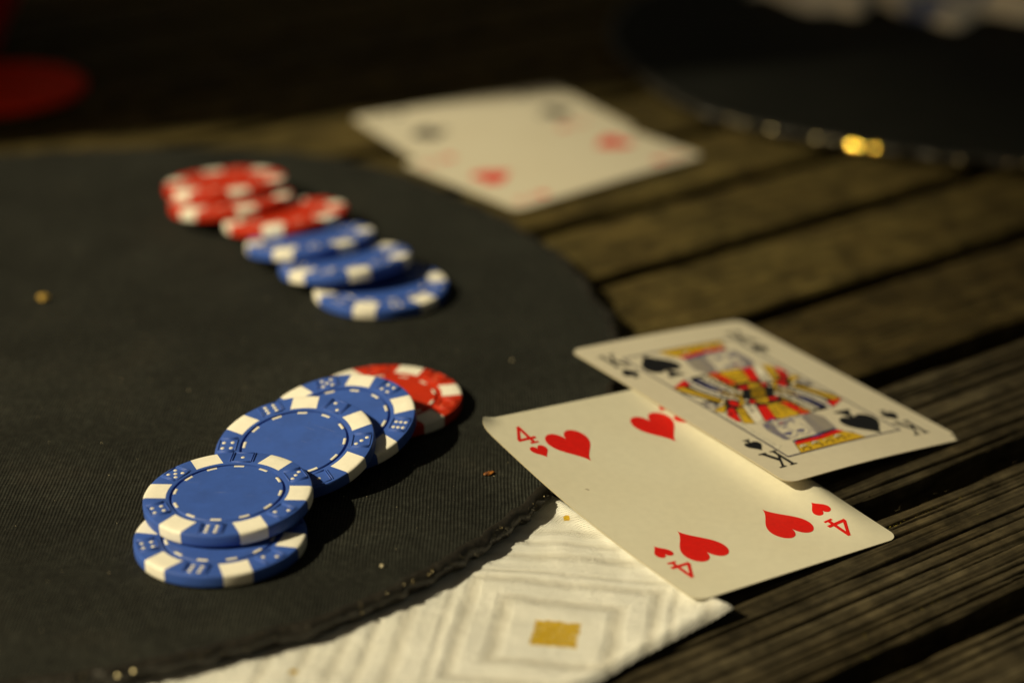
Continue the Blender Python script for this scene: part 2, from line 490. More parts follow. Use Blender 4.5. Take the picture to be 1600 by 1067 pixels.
# ------------------------------------------------------------------ round black mats
MZ = 5.5
def round_mat(name, cx, cy, prof, m_top, label, thick, seed, bead_arc, gold, bead_n):
    root = empty(name, (cx, cy, 0))
    tag(root, label, "placemat", "round black table mats")
    ang = np.linspace(0, 2 * np.pi, 720, endpoint=False)
    pa = np.array([rad(p[0]) for p in prof]); pr = np.array([p[1] for p in prof])
    R = np.interp(ang, pa, pr, period=2 * np.pi)
    ker = np.hanning(31); ker /= ker.sum()
    R = np.convolve(np.r_[R[-60:], R, R[:60]], ker, 'same')[60:-60]
    R = R + 0.7 * vnoise(ang * 180 / 9, ang * 0, seed) + 0.5 * vnoise(ang * 180 / 2.5, ang * 0, seed + 1)
    V, F = [], []
    fr = [0.02, .1, .2, .3, .4, .5, .6, .7, .78, .85, .9, .94, .965, .985]
    ca, sa = np.cos(ang), np.sin(ang)
    for f in fr:
        x = ca * R * f; y = sa * R * f
        z = thick - 0.12 + 0.12 * vnoise(x / 24 + 9, y / 24 + 9, seed + 3)
        V += np.stack([x, y, z], 1).tolist()
    c0 = len(V); V.append((0, 0, thick - 0.1))
    F += grid_faces(len(fr), 720, 0, True)
    F += [(j, c0, (j + 1) % 720) for j in range(720)]
    top = mesh("mat_top", V, F, m_top, root, True)
    # edge: rolled, frayed cloth round the board
    V = []
    e = [(0.9849, -0.06), (0.991, 0.05), (0.996, -0.1), (0.9995, -0.7), (1.0, -1.6), (0.999, -2.8), (0.994, -4.0), (0.985, -thick + 0.15)]
    for q, (f, dz) in enumerate(e):
        nz = 0.0 if q in (0, len(e) - 1) else 1.0
        rr = R * f + nz * (0.55 * vnoise(ang * 180 / 0.9, ang * 0 + q * 0.7, seed + 5) + 0.6 * vnoise(ang * 180 / 3.1, ang * 0 + q * 0.4, seed + 7))
        z = thick + dz * min(1, thick / 5) + nz * (0.42 * vnoise(ang * 180 / 0.8, ang * 0 + q * 0.9, seed + 6) + 0.35 * vnoise(ang * 180 / 2.3, ang * 0 + q * 0.5, seed + 8))
        V += np.stack([ca * rr, sa * rr, z], 1).tolist()
    mesh("edge_trim", V, grid_faces(len(e), 720, 0, True), M_TRIM, root, True)
    # loose threads along the worn edge
    V, F = [], []
    for q in range(900):
        a = rad(random.uniform(-125, 40) if cx < 0 else random.uniform(180, 300)); Rr = float(np.interp(a, ang, R, period=2 * np.pi))
        r0 = Rr + random.uniform(-1.8, .5); z0 = thick + random.uniform(-2.2, -.1); L = random.uniform(.5, 2.2); b_ = a + random.gauss(0, 1.1); wv = random.uniform(.05, .12)
        x, y = math.cos(a) * r0, math.sin(a) * r0; o = len(V)
        V += [(x - wv, y, z0), (x + wv, y, z0), (x, y, z0 + wv * 1.5), (x + L * math.cos(b_), y + L * math.sin(b_), z0 + random.uniform(-.7, .5))]
        F += [(o, o + 3, o + 2), (o + 2, o + 3, o + 1), (o + 1, o + 3, o)]
    tag(mesh("frayed_threads", V, F, M_THREAD, root), kind="stuff")
    # small shiny lumps in the frayed trim
    V, F, fm = [], [], []
    ico = bmesh.new(); bmesh.ops.create_icosphere(ico, subdivisions=2, radius=1.0)
    iv = np.array([v.co[:] for v in ico.verts]); fi = [[v.index for v in f.verts] for f in ico.faces]; ico.free()
    cam_p = Vector((0, 0, 245.7))
    def bead(a, rr, zz, r, gold_, jit, cr):
        off = len(V)
        Rr = float(np.interp(a, ang, R, period=2 * np.pi))
        p = Vector((math.cos(a) * (Rr + rr), math.sin(a) * (Rr + rr), zz))
        vd = (cam_p - (p + Vector((cx, cy, 0)))).normalized()
        nrm = (vd - d_sun).normalized() + Vector((random.gauss(0, jit), random.gauss(0, jit), random.gauss(0, jit)))
        nrm.normalize()
        u = nrm.orthogonal().normalized(); v2 = nrm.cross(u)
        cr = max(cr, r * 1.2)
        V.append(tuple(p))
        for k_ in (0.5, 1.0):
            rr2 = r * k_; sag = cr - math.sqrt(cr * cr - rr2 * rr2)
            for q in range(10):
                t = 2 * math.pi * q / 10
                V.append(tuple(p + u * (rr2 * math.cos(t)) + v2 * (rr2 * math.sin(t)) - nrm * sag))
        bk = len(V); V.append(tuple(p - nrm * (cr - math.sqrt(cr * cr - r * r) + r * .5)))
        for q in range(10):
            q2 = (q + 1) % 10
            F.append([off, off + 1 + q, off + 1 + q2]); F.append([off + 1 + q, off + 11 + q, off + 11 + q2, off + 1 + q2]); F.append([off + 11 + q, bk, off + 11 + q2])
            fm.extend([1 if gold_ else 0] * 3)
    for q in range(bead_n):
        a = rad(random.uniform(*bead_arc))
        bead(a, random.uniform(-2.2, 0.3), thick + random.uniform(-1.8, 0.0), random.choice([.2, .28, .35, .5]), False, 0.36, 2.5)
    for a, r, jit, g_ in gold:
        bead(rad(a), 0.2, thick - 0.6, r * (1.35 if cx > 0 else 1.0), g_, jit, 9.0)
    o = mesh("trim_beads", V, F, [M_BEAD, M_GOLD], root, True, fm)
    tag(o, kind="stuff")
    return root

prof1 = [(-28, 176.9), (-35, 177.9), (-42, 178.7), (-46, 179.7), (-55, 179.2), (-64, 177.0), (-74, 175.7), (-90, 176), (-6, 177.6), (3, 180.0), (14, 178.5), (24, 179.9), (35, 181), (45, 184), (54, 189), (64, 191), (73, 189), (83, 182), (110, 176), (180, 176), (230, 176)]
round_mat("round_mat", -148, 541, prof1, M_MAT, "large round black cloth mat under both fans of chips", MZ, 21, (-118, -20), [(-68.3, .5, 0.02, False), (-67.2, .46, 0.02, False), (-79.5, .5, 0.02, True)], 150)
prof2 = [(0, 164), (90, 165), (180, 160), (200, 159), (215, 164), (240, 160), (270, 164), (300, 166)]
round_mat("round_mat", 201, 871, prof2, M_MAT2, "blurred round black mat with glinting edge behind the face cards", 4.5, 61, (190, 285), [(241.0, 1.5, 0.0, True), (241.9, 1.3, 0.02, True), (244.2, 1.5, 0.0, True), (229.5, .8, .03, False), (232.1, .6, .03, False), (236.0, .9, .02, False), (238.6, .55, .03, False), (247.2, .6, .03, False), (255, .8, .03, False), (261, .55, .02, False), (263.5, .8, .03, False), (225.5, .7, .04, False), (223, .5, .04, False), (252, .4, .04, False)], 260)

# ------------------------------------------------------------------ white towel napkin under mat and four
NC = np.array([49.5, 409.8]); NE1 = np.array([-.735, -.678]); NE2 = np.array([-.585, .811])
nap = []
NA, NBn = 190, 110
la = np.concatenate([np.linspace(0, 8, 14), np.linspace(9, 190, NA - 14)])
lb = np.concatenate([np.linspace(0, 8, 14), np.linspace(9, 120, NBn - 14)])
A, B = np.meshgrid(la, lb, indexing='ij')
P = NC[None, None, :] + A[..., None] * NE1 + B[..., None] * NE2
X, Y = P[..., 0], P[..., 1]
edge = np.minimum(A, B)
wob = 0.9 * vnoise(A / 14, B / 14, 71)
X = X + wob * NE2[0] * (edge < 9) ; Y = Y + wob * NE2[1] * (edge < 9)
z = 0.9 + 0.5 * vnoise(X / 16, Y / 9, 72) + 0.22 * vnoise(X / 6, Y / 6, 73) + 0.12 * vnoise(X / 1.3, Y / 1.3, 74)
z += 0.9 * np.exp(-((edge - 2.2) / 2.0) ** 2)
z *= np.clip(edge / 1.4, 0, 1) ** .5
z += 1.3 * np.exp(-(A ** 2 + B ** 2) / 40)
z = np.clip(z, 0.02, 4.2)
V = np.stack([X.ravel(), Y.ravel(), z.ravel()], 1).tolist()
M_TOWEL = towel_mat("woven_towel", (9.6, 399.7), -8.5, [(13.2, 452.0), (-46.3, 383.6)])
nk = mesh("napkin", V, grid_faces(NA, NBn), M_TOWEL, None, True)
tag(nk, "white woven cloth napkin with a yellow square, sticking out from under the mat", "napkin")

# ------------------------------------------------------------------ poker chips
def lathe(path, seg=96):
    V, F = [], []
    for r, z in path:
        for j in range(seg):
            a = 2 * math.pi * j / seg
            V.append((r * math.cos(a), r * math.sin(a), z))
    F = grid_faces(len(path), seg, 0, True)
    V.append((0, 0, path[0][1])); V.append((0, 0, path[-1][1]))
    k = len(V)
    for j in range(seg):
        F.append((k - 2, (j + 1) % seg, j))
        b = (len(path) - 1) * seg
        F.append((k - 1, b + j, b + (j + 1) % seg))
    return V, F
RC, TC = 20.0, 3.3
chip_path = [(11, .12), (13.1, .1), (13.6, 0.02), (19.3, 0.0), (19.75, .12), (19.95, .4), (20, .8), (20, 2.5), (19.95, 2.9), (19.75, 3.18), (19.3, 3.3),
             (13.95, 3.3), (13.75, 3.24), (13.66, 2.6), (13.25, 2.55), (13.1, 3.1), (12.95, 3.24), (12.0, 3.24), (6, 3.24)]
spot_path = [(14.6, 3.305), (15.5, 3.32), (17.5, 3.325), (19.3, 3.325), (19.77, 3.2), (19.975, 2.9), (20.025, 2.5), (20.025, .8), (19.975, .4), (19.77, .1), (19.3, -.012), (16.5, -.012)]
def spot_mesh():
    V, F = [], []; ts = np.linspace(-3.35, 3.35, 9)
    for r, z in spot_path:
        for t in ts:
            V.append((math.sqrt(r * r - t * t), t, z))
    return V, [f[::-1] for f in grid_faces(len(spot_path), 9)]
def dash_mesh():
    V, F = [], []
    for r, z in ((12.25, 3.20), (12.3, 3.275), (12.95, 3.275), (13.02, 3.18)):
        for q in range(7):
            a = rad(-5.6 + 11.2 * q / 6)
            V.append((r * math.cos(a), r * math.sin(a), z))
    return V, [f[::-1] for f in grid_faces(4, 7)]
def die_mark_mesh():
    V, F = [], []
    def bar(x0, x1, y0, y1, z1):
        o = len(V)
        for z in (3.28, z1):
            i = 0 if z < z1 else .06
            V.extend([(x0 + i, y0 + i, z), (x1 - i, y0 + i, z), (x1 - i, y1 - i, z), (x0 + i, y1 - i, z)])
        F.extend([(o + 4, o + 5, o + 6, o + 7), (o, o + 1, o + 5, o + 4), (o + 1, o + 2, o + 6, o + 5), (o + 2, o + 3, o + 7, o + 6), (o + 3, o, o + 4, o + 7)])
    for s in (-1, 1):
        for y in (2.35, 2.85):
            bar(14.75, 19.1, s * y - .16, s * y + .16, 3.56)
    bar(14.45, 14.8, -2.3, 2.3, 3.54)
    bar(19.0, 19.25, -2.3, 2.3, 3.5)
    return V, F
PIPS = {1: [(0, 0)], 2: [(-1.1, -1.1), (1.1, 1.1)], 3: [(-1.2, -1.2), (0, 0), (1.2, 1.2)], 4: [(-1.1, -1.1), (1.1, 1.1), (-1.1, 1.1), (1.1, -1.1)],
        5: [(-1.2, -1.2), (1.2, 1.2), (-1.2, 1.2), (1.2, -1.2), (0, 0)], 6: [(-1.25, -1.1), (0, -1.1), (1.25, -1.1), (-1.25, 1.1), (0, 1.1), (1.25, 1.1)]}
def pips_mesh(nn):
    V, F = [], []
    for a, b in PIPS[nn]:
        o = len(V)
        for q in range(10):
            t = 2 * math.pi * q / 10
            V.append((16.95 + a + .5 * math.cos(t), b + .5 * math.sin(t), 3.30))
        for q in range(10):
            t = 2 * math.pi * q / 10
            V.append((16.95 + a + .36 * math.cos(t), b + .36 * math.sin(t), 3.40))
        for q in range(10):
            F.append((o + q, o + (q + 1) % 10, o + 10 + (q + 1) % 10, o + 10 + q))
        F.append(tuple(range(o + 10, o + 20)))
    return V, F
PROTO = {}
def proto(key, name, VF, m):
    if key not in PROTO:
        me = bpy.data.meshes.new(name)
        me.from_pydata([(x * S, y * S, z * S) for x, y, z in VF[0]], [], VF[1])
        me.materials.append(m)
        me.polygons.foreach_set("use_smooth", [True] * len(me.polygons))
        PROTO[key] = me
    return PROTO[key]
def sharp(me, ang=35):
    me.update()
    bm = bmesh.new(); bm.from_mesh(me)
    for e in bm.edges:
        if len(e.link_faces) == 2 and e.calc_face_angle(0) > rad(ang): e.smooth = False
    bm.to_mesh(me); bm.free()

def add_child(name, me, parent, rz=0.0):
    o = bpy.data.objects.new(name, me)
    COL.objects.link(o)
    o.parent = parent
    o.rotation_euler = (0, 0, rad(rz))
    return o
FACE_A = [3, 1, 5, 4, 6, 2]
FACE_B = [3, 2, 6, 4, 5, 1]
def chip(pose, spin, color, face, label, group):
    x, y, z, ax, ay = pose
    M = Matrix.Rotation(rad(ay), 3, 'Y') @ Matrix.Rotation(rad(ax), 3, 'X') @ Matrix.Rotation(rad(spin), 3, 'Z')
    root = empty("poker_chip", (x, y, z), M)
    tag(root, label, "poker chip", group)
    mb = M_BLUE if color == 'blue' else M_RED
    me = proto("body" + color, "chip_body", lathe(chip_path), mb)
    if not me.get("s"): sharp(me); me["s"] = 1
    add_child("chip_body", me, root)
    for q in range(6):
        add_child("edge_spot", proto("spot", "edge_spot", spot_mesh(), M_CREAM), root, 60 * q)
        d = add_child("die_mark", proto("die" + color, "die_mark", die_mark_mesh(), mb), root, 30 + 60 * q)
        p = bpy.data.objects.new("die_pips", proto("pip%d%s" % (face[q], color), "die_pips", pips_mesh(face[q]), M_CREAM2 if color == "blue" else M_REDPIP))
        COL.objects.link(p); p.parent = d
    for q in range(12):
        add_child("ring_dash", proto("dash", "ring_dash", dash_mesh(), M_CREAM2), root, 30 * q)
    return root
G1 = "poker chips of the near fan"; G2 = "poker chips of the blurred far fan"
CH = {'C0': [-33.1289, 505.2785, 5.55, 0.2, -0.1], 'C2': [-43.9619, 483.3926, 9.6022, 9.9492, -6.5871], 'C3': [-53.5793, 469.6494, 9.6598, 10.3983, -6.0017],
      'C1': [-67.4779, 430.1444, 5.62, -0.3, -0.4], 'C4': [-66.9085, 442.1208, 10.12, 1.8789, -2.4079],
      'U1': [-39.0923, 583.6, 5.5, -0.2, -0.1], 'U2': [-50.2589, 594.8224, 9.3, -8.05, -5.6], 'U3': [-62.4245, 613.2768, 9.15, -9.2, -5.2],
      'U4': [-72.404, 636.3232, 8.6, -6.9874, -5.3402], 'U5': [-91.6324, 650.2025, 8.75, -7.0427, -4.2762], 'U6': [-94.9484, 662.1949, 10.6, -6.838, -3.5658]}
chip(CH['C0'], 11.7, 'red', FACE_A, "red poker chip at the back of the near fan, half under a blue chip", G1)
chip(CH['C2'], -168.2, 'blue', FACE_B, "blue poker chip leaning on the red chip of the near fan", G1)
chip(CH['C3'], -35.5, 'blue', FACE_B, "middle blue poker chip of the near fan, between two overlapping blue chips", G1)
chip(CH['C1'], -11.5, 'blue', FACE_A, "blue poker chip flat on the mat, lowest and frontmost of the near fan", G1)
chip(CH['C4'], -5.7, 'blue', FACE_A, "blue poker chip uppermost in the near fan, its whole face showing", G1)
chip(CH['U1'], 18.8, 'blue', FACE_A, "blurred blue chip flat on the mat at the front end of the far fan", G2)
chip(CH['U2'], -12.3, 'blue', FACE_A, "blurred blue chip between two other blue chips in the far fan", G2)
chip(CH['U3'], 10.9, 'blue', FACE_A, "blurred blue chip lying right under the red chips of the far fan", G2)
chip(CH['U4'], 24.7, 'red', FACE_A, "blurred single red chip resting on the blue chips of the far fan", G2)
chip(CH['U5'], -6.5, 'red', FACE_A, "lower red chip of the pair stacked at the back of the far fan", G2)
chip(CH['U6'], -8.0, 'red', FACE_A, "topmost red chip of the pair stacked at the back of the far fan", G2)

# ------------------------------------------------------------------ playing cards
def card_sheet(w_, h_, bend, parent, r=3.4, th=0.3, nc=28, stock=None):
    hh = h_ / 2
    ys = sorted(set([round(q, 3) for q in np.r_[np.linspace(-hh, hh, 41), hh - r * (1 - np.sin(np.linspace(0, np.pi / 2, 8))), -hh + r * (1 - np.sin(np.linspace(0, np.pi / 2, 8)))]]))
    V, F = [], []
    for y in ys:
        dy = abs(y) - (hh - r)
        hw = w_ / 2 - (r - math.sqrt(max(0, r * r - dy * dy)) if dy > 0 else 0)
        for j in range(nc):
            x = -hw + 2 * hw * j / (nc - 1)
            V.append((x, y, bend(x, y)))
    nr = len(ys); n_ = nr * nc
    V += [(x, y, z - th) for x, y, z in V]
    F = grid_faces(nr, nc); fm = [0] * len(F)
    F2 = [tuple(q + n_ for q in f[::-1]) for f in grid_faces(nr, nc)]; F += F2; fm += [0] * len(F2)
    loop = [i for i in range(nc)] + [i * nc + nc - 1 for i in range(1, nr)] + [(nr - 1) * nc + j for j in range(nc - 2, -1, -1)] + [i * nc for i in range(nr - 2, 0, -1)]
    k0 = len(V); nl = len(loop)
    V += [V[q] for q in loop] + [V[q + n_] for q in loop]
    for q in range(nl):
        a, b = k0 + q, k0 + (q + 1) % nl
        F.append((a, a + nl, b + nl, b)); fm.append(1)
    o = mesh("card_sheet", V, F, [stock or M_CARD, M_CARDEDGE], parent, False, fm)
    for p in o.data.polygons: p.use_smooth = p.material_index == 0
    return o

def tri_print(polys, bend, zoff, maxlen=4.0):
    """polys -> V,F laid on the bent sheet"""
    V, F = [], []
    for poly in polys:
        vs = [Vector((x, y, 0)) for x, y in poly]
        tris = tessellate_polygon([vs])
        pts = [(v.x, v.y) for v in vs]
        work = [tuple(t) for t in tris]
        for _ in range(3):
            nw = []; cache = {}; done = True
            def mid(a, b):
                k = (min(a, b), max(a, b))
                if k not in cache:
                    pts.append(((pts[a][0] + pts[b][0]) / 2, (pts[a][1] + pts[b][1]) / 2)); cache[k] = len(pts) - 1
                return cache[k]
            big = max(math.dist(pts[t[i]], pts[t[(i + 1) % 3]]) for t in work for i in range(3))
            if big < maxlen: break
            for a, b, c in work:
                ab, bc, ca = mid(a, b), mid(b, c), mid(c, a)
                nw += [(a, ab, ca), (ab, b, bc), (ca, bc, c), (ab, bc, ca)]
            work = nw
        o = len(V)
        V += [(x, y, bend(x, y) + zoff) for x, y in pts]
        for a, b, c in work:
            (x0, y0), (x1, y1), (x2, y2) = pts[a], pts[b], pts[c]
            s = (x1 - x0) * (y2 - y0) - (x2 - x0) * (y1 - y0)
            F.append((o + a, o + b, o + c) if s > 0 else (o + a, o + c, o + b))
    return V, F
def xf(poly, cx, cy, sx, sy, flip=False):
    k = -1 if flip else 1
    return [(cx + k * sx * x, cy + k * sy * y) for x, y in poly]
# unit shapes: centred, width 1, height 1, upright
def heart_poly():
    P = []
    for q in range(72):
        t = 2 * math.pi * q / 72
        x = 16 * math.sin(t) ** 3; y = 13 * math.cos(t) - 5 * math.cos(2 * t) - 2 * math.cos(3 * t) - math.cos(4 * t)
        P.append((x / 32, (y + 2.5) / 29))
    return P[::-1]
HEART = heart_poly()
def spade_poly():
    P = [(x * 0.98, -y * 0.80 + 0.13) for x, y in HEART]
    # P: tip up; open it at the notch (bottom middle) for the stem
    i0 = min(range(len(P)), key=lambda i: math.dist(P[i], (0, P[[abs(p[0]) + (0 if p[1] < 0.1 else 9) for p in P].index(min(abs(p[0]) + (0 if p[1] < 0.1 else 9) for p in P))][1])))
    return P
SPADE = spade_poly()
STEM = [(-.05, -.05), (-.06, -.22), (-.11, -.38), (-.24, -.47), (-.24, -.5), (.24, -.5), (.24, -.47), (.11, -.38), (.06, -.22), (.05, -.05)]
CLUB = [[(0.23 * math.cos(t) + cx, 0.23 * math.sin(t) + cy) for t in [2 * math.pi * q / 20 for q in range(20)]] for cx, cy in ((0, .26), (-.26, -.06), (.26, -.06))] + [STEM]
G4 = [[(.08, .5), (.26, .5), (.26, -.5), (.08, -.5)], [(-.5, -.14), (.5, -.14), (.5, -.27), (-.5, -.27)], [(-.5, -.16), (-.31, -.16), (.12, .31), (.12, .5)], [(-.04, -.41), (.40, -.41), (.40, -.5), (-.04, -.5)]]
GK = [[(-.44, .5), (-.24, .5), (-.24, -.5), (-.44, -.5)], [(-.30, -.12), (.28, .5), (.44, .5), (-.24, -.2)], [(-.14, .02), (.04, .18), (.50, -.5), (.22, -.5)],
      [(-.55, .5), (-.12, .5), (-.12, .43), (-.55, .43)], [(-.55, -.43), (-.12, -.43), (-.12, -.5), (-.55, -.5)], [(.12, .5), (.55, .5), (.55, .43), (.12, .43)], [(.10, -.43), (.58, -.43), (.58, -.5), (.10, -.5)]]
G2s = [[(-.42, .22), (-.40, .36), (-.25, .48), (0, .5), (.25, .46), (.38, .32), (.38, .16), (.24, -.02), (-.1, -.26), (-.25, -.40), (.42, -.40), (.42, -.5), (-.44, -.5), (-.44, -.42), (-.22, -.22), (.12, .04), (.22, .2), (.2, .32), (.08, .4), (-.1, .4), (-.24, .34), (-.27, .22)]]
def pip(parent, name, polys, bend, m, zoff=0.05):
    V, F = tri_print(polys, bend, zoff)
    return mesh(name, V, F, m, parent)

# --- four of hearts
P4 = [42.245, 464.681, 5.5175, .6117, .05588, .11186]
four = empty("playing_card", P4[:3], rotm(*P4[3:]))
GC = "face up playing cards"
tag(four, "cream playing card, four of hearts, lying across the mat edge and napkin", "playing card", GC)
def bend4(x, y):
    u = min(max(x / 63.5 + .5, 0), 1.1); v = min(max(.5 - y / 88.9, 0), 1)
    b = -2.2 * (1 - .25 * u) * math.sin(math.pi * v) - 2.2 * u * (1 - v)
    b += 3.2 * math.exp(-((u - .93) / (.11 if u < .93 else .065)) ** 2) * min(max((1.0 - v) / .33, 0), 1) ** 1.2 * min(max(.16 + v / .42, 0), 1)
    c = max(0.0, 1 - math.hypot(x + 31.75, y - 44.45) / 5.5)      # dog-eared corner
    return b + 2.2 * c ** 1.6
card_sheet(63.5, 88.9, bend4, four)
for (x, y), fl in (((-14.2, 25.9), False), ((12.9, 25.3), False), ((11.0, -25.0), True), ((-15.0, -24.0), True)):
    pip(four, "heart_pip", [xf(HEART, x, y, 11.9, 14.4, fl)], bend4, M_IRED)
for (x, y), (hx, hy), fl in (((-24.0, 34.8), (-23.9, 26.9), False), ((21.6, 34.2), (21.5, 25.4), False), ((22.0, -34.2), (22.6, -25.2), True), ((-24.7, -31.6), (-24.6, -22.6), True)):
    pip(four, "rank_index", [xf(q, x, y, 5.4, 8.0, fl) for q in G4], bend4, M_IRED)
    pip(four, "small_heart", [xf(HEART, hx, hy, 4.7, 5.5, fl)], bend4, M_IRED)

# --- king of spades
PK = [67.4, 516.025, 4.65, .62585, -.03141, .10734]
king = empty("playing_card", PK[:3], rotm(*PK[3:]))
tag(king, "court playing card, king of spades, lying across the four of hearts", "playing card", GC)
def bendk(x, y):
    return 0.35 * math.cos(math.pi * x / 63.5) - 0.2 - 0.5 * max(0.0, 1 - math.hypot(x + 31.75, y + 44.45) / 34) ** 1.5
card_sheet(63.5, 88.9, bendk, king, stock=M_CARD_DIM)
XC = -1.4
def spade(cx, cy, sx, sy, flip):
    return [xf(SPADE, cx, cy, sx, sy, flip), xf(STEM, cx, cy, sx, sy, flip)]
for x, y, fl in ((-24.6, 33.3, False), (22.9, -33.6, True), (22.4, 33.4, False), (-24.9, -33.3, True)):
    pip(king, "rank_index", [xf(q, x, y, 5.3, 8.3, fl) for q in GK], bendk, M_IBLACK)
for x, y, fl in ((-26.0, 24.8, False), (23.4, -25.2, True), (21.8, 25.0, False), (-25.3, -24.6, True)):
    pip(king, "small_spade", spade(x, y, 5.0, 6.4, fl), bendk, M_IBLACK)
for x, y, fl in ((-14.9, 25.5, False), (12.1, -25.5, True)):
    pip(king, "spade_pip", spade(x, y, 11.9, 15.0, fl), bendk, M_IBLACK, 0.10)
LAYERS = []                                      # (material index, polygon, height)
MATS = [M_IBLACK, M_IRED, M_IGOLD, M_IBLUE, M_IGREY, M_IWHITE, ink('dark_blue_ink', (0.012, 0.013, 0.06))]
def grow(poly, d):
    n_ = len(poly)
    A2 = sum(poly[i][0] * poly[(i + 1) % n_][1] - poly[(i + 1) % n_][0] * poly[i][1] for i in range(n_))
    s = 1 if A2 > 0 else -1
    out = []
    for i in range(n_):
        p0, p1, p2 = poly[i - 1], poly[i], poly[(i + 1) % n_]
        e1 = Vector((p1[0] - p0[0], p1[1] - p0[1])).normalized(); e2 = Vector((p2[0] - p1[0], p2[1] - p1[1])).normalized()
        nn = Vector((e1.y + e2.y, -e1.x - e2.x)) * s
        if nn.length > 1e-6: nn.normalize()
        out.append((p1[0] + nn.x * d, p1[1] + nn.y * d))
    return out
LV = [0]
def art(mi, poly, outline=0.30, ol=0):
    z = 0.03 + 0.004 * (LV[0] % 12)
    LV[0] += 1
    if outline: LAYERS.append((ol, grow(poly, outline), z))
    LAYERS.append((mi, poly, z + 0.002))
def disc(cx, cy, rx, ry, rot=0, n_=12):
    c, s = math.cos(rot), math.sin(rot)
    return [(cx + rx * math.cos(2 * math.pi * q / n_) * c - ry * math.sin(2 * math.pi * q / n_) * s, cy + rx * math.cos(2 * math.pi * q / n_) * s + ry * math.sin(2 * math.pi * q / n_) * c) for q in range(n_)]
def arc(cx, cy, r1, r0, a0, a1, n_=9):
    P = []
    for q in range(n_):
        f = q / (n_ - 1); a = rad(a0 + (a1 - a0) * f); k = math.sin(math.pi * f) * .85 + .15
        P.append((cx + r1 * math.cos(a), cy + r1 * math.sin(a)))
    for q in range(n_ - 1, -1, -1):
        f = q / (n_ - 1); a = rad(a0 + (a1 - a0) * f); k = math.sin(math.pi * f) * .85 + .15
        rr = r1 - (r1 - r0) * k
        P.append((cx + rr * math.cos(a), cy + rr * math.sin(a)))
    return P
def line(x0, y0, x1, y1, w_=0.28):
    d = Vector((x1 - x0, y1 - y0)).normalized() * w_ / 2
    return [(x0 - d.y, y0 + d.x), (x0 + d.y, y0 - d.x), (x1 + d.y, y1 - d.x), (x1 - d.y, y1 + d.x)]
def chain(pts, n_, r, mi, ol=0, ratio=0.7, outline=.25):
    L = [0]
    for i in range(len(pts) - 1): L.append(L[-1] + math.dist(pts[i], pts[i + 1]))
    for q in range(n_):
        s = L[-1] * (q + .5) / n_
        i = max(j for j in range(len(pts) - 1) if L[j] <= s)
        f = (s - L[i]) / (L[i + 1] - L[i])
        x = pts[i][0] + f * (pts[i + 1][0] - pts[i][0]); y = pts[i][1] + f * (pts[i + 1][1] - pts[i][1])
        a = math.atan2(pts[i + 1][1] - pts[i][1], pts[i + 1][0] - pts[i][0])
        art(mi, disc(x, y, r, r * ratio, a), outline, ol)
# lower half, upside-down figure (x measured from the print's own centre line)
art(0, [(-19.6, 1.5), (-13.6, -11), (-10, -14.8), (1.6, -15.4), (9.5, -15.6), (13.8, -14.8), (17.5, -11.5), (12.5, 0.2), (8, 3.2)], .0)
for a_, b_, n_, r_ in (([(3.4, -5.4), (4.6, -9), (5.0, -14.6)], None, 6, .62), ([(4.4, -1.2), (6.8, -3.6), (7.4, -8), (7.4, -14)], None, 9, .72), ([(9.2, .2), (12.2, -3.0), (14.2, -8.0), (14.6, -13)], None, 9, .85), ([(6.2, .6), (8.8, -2.6), (9.6, -6)], None, 5, .75),
                     ([(-7.4, -1.0), (-8.6, -3.4), (-10.4, -4.4)], None, 4, .75), ([(-9.4, 1.2), (-8.4, -1.6), (-6.2, -3.0)], None, 4, .7), ([(-16.6, -2.6), (-14.4, -1.6), (-12.4, .2)], None, 4, .7)):
    chain(a_, n_, r_, 2 if r_ in (.62, .75) else 5, 0, .72, .14)
art(5, [(-9.6, -4.4), (-6.4, -5.6), (-11.4, -15.2), (-14.4, -14.4)], .2)
for q in range(6):
    f = q / 5.5
    art(0, disc(-8.6 - 4.2 * f, -5.6 - 8.6 * f, .75, .42, rad(20 + 35 * (q % 2))), 0)
    art(0, disc(-7.5 - 4.2 * f, -6.3 - 8.4 * f, .45, .3, rad(-30)), 0)
art(2, [(-12.9, -5.6), (-10.7, -6.0), (-14.7, -14.8), (-17.2, -13.4)])
chain([(-12.2, -6.2), (-16.0, -13.6)], 9, .42, 2, 0, .9, .16)
chain([(-11.4, -6.6), (-15.0, -14.2)], 9, .34, 0, 0, .8, 0)
art(1, [(-14.9, -4.6), (-13.4, -4.9), (-17.4, -12.6), (-19.6, -9.6)])
art(1, [(-11.2, -.4), (-9.9, -1.8), (-10.4, -5.2), (-12.8, -3.2)])
art(2, [(-4.2, -7.0), (1.3, -7.1), (1.6, -15.4), (-2, -15.6), (-8.0, -15.2)], .25)
for r_ in range(4):
    for c_ in range(3):
        x = -3.0 - 1.0 * r_ + c_ * (1.7 + .55 * r_); y = -8.2 - 2.0 * r_ - .2 * c_
        art(0, [(x, y), (x + 1.1, y - .2), (x + .9, y - 1.0), (x + .5, y - .5), (x + .1, y - 1.0)], 0)
art(1, [(-6.4, -6.6), (-3.7, -7.2), (-7.4, -15.4), (-10.9, -14.7)])
art(1, [(1.2, -7.0), (3.5, -7.7), (4.6, -15.6), (1.5, -15.5)])
art(1, [(.4, -3.4), (3.6, -4), (2.0, -5.4), (-.6, -4.8)])
art(1, [(-5.1, -2.6), (-4.4, -4.3), (-6.2, -5.1), (-6.6, -3.6)])
art(2, [(-4.0, -2.9), (.1, -3.5), (-1.9, -6.2), (-4.2, -5.2)])
chain([(-3.2, -3.6), (-1.6, -5.4)], 3, .5, 0, 0, .6, 0)
art(2, [(-3.6, -1.4), (0.2, -3.0), (3.6, 1.4), (-0.2, 3.0)], .22)
art(0, disc(0, 0, .8, .6), 0)
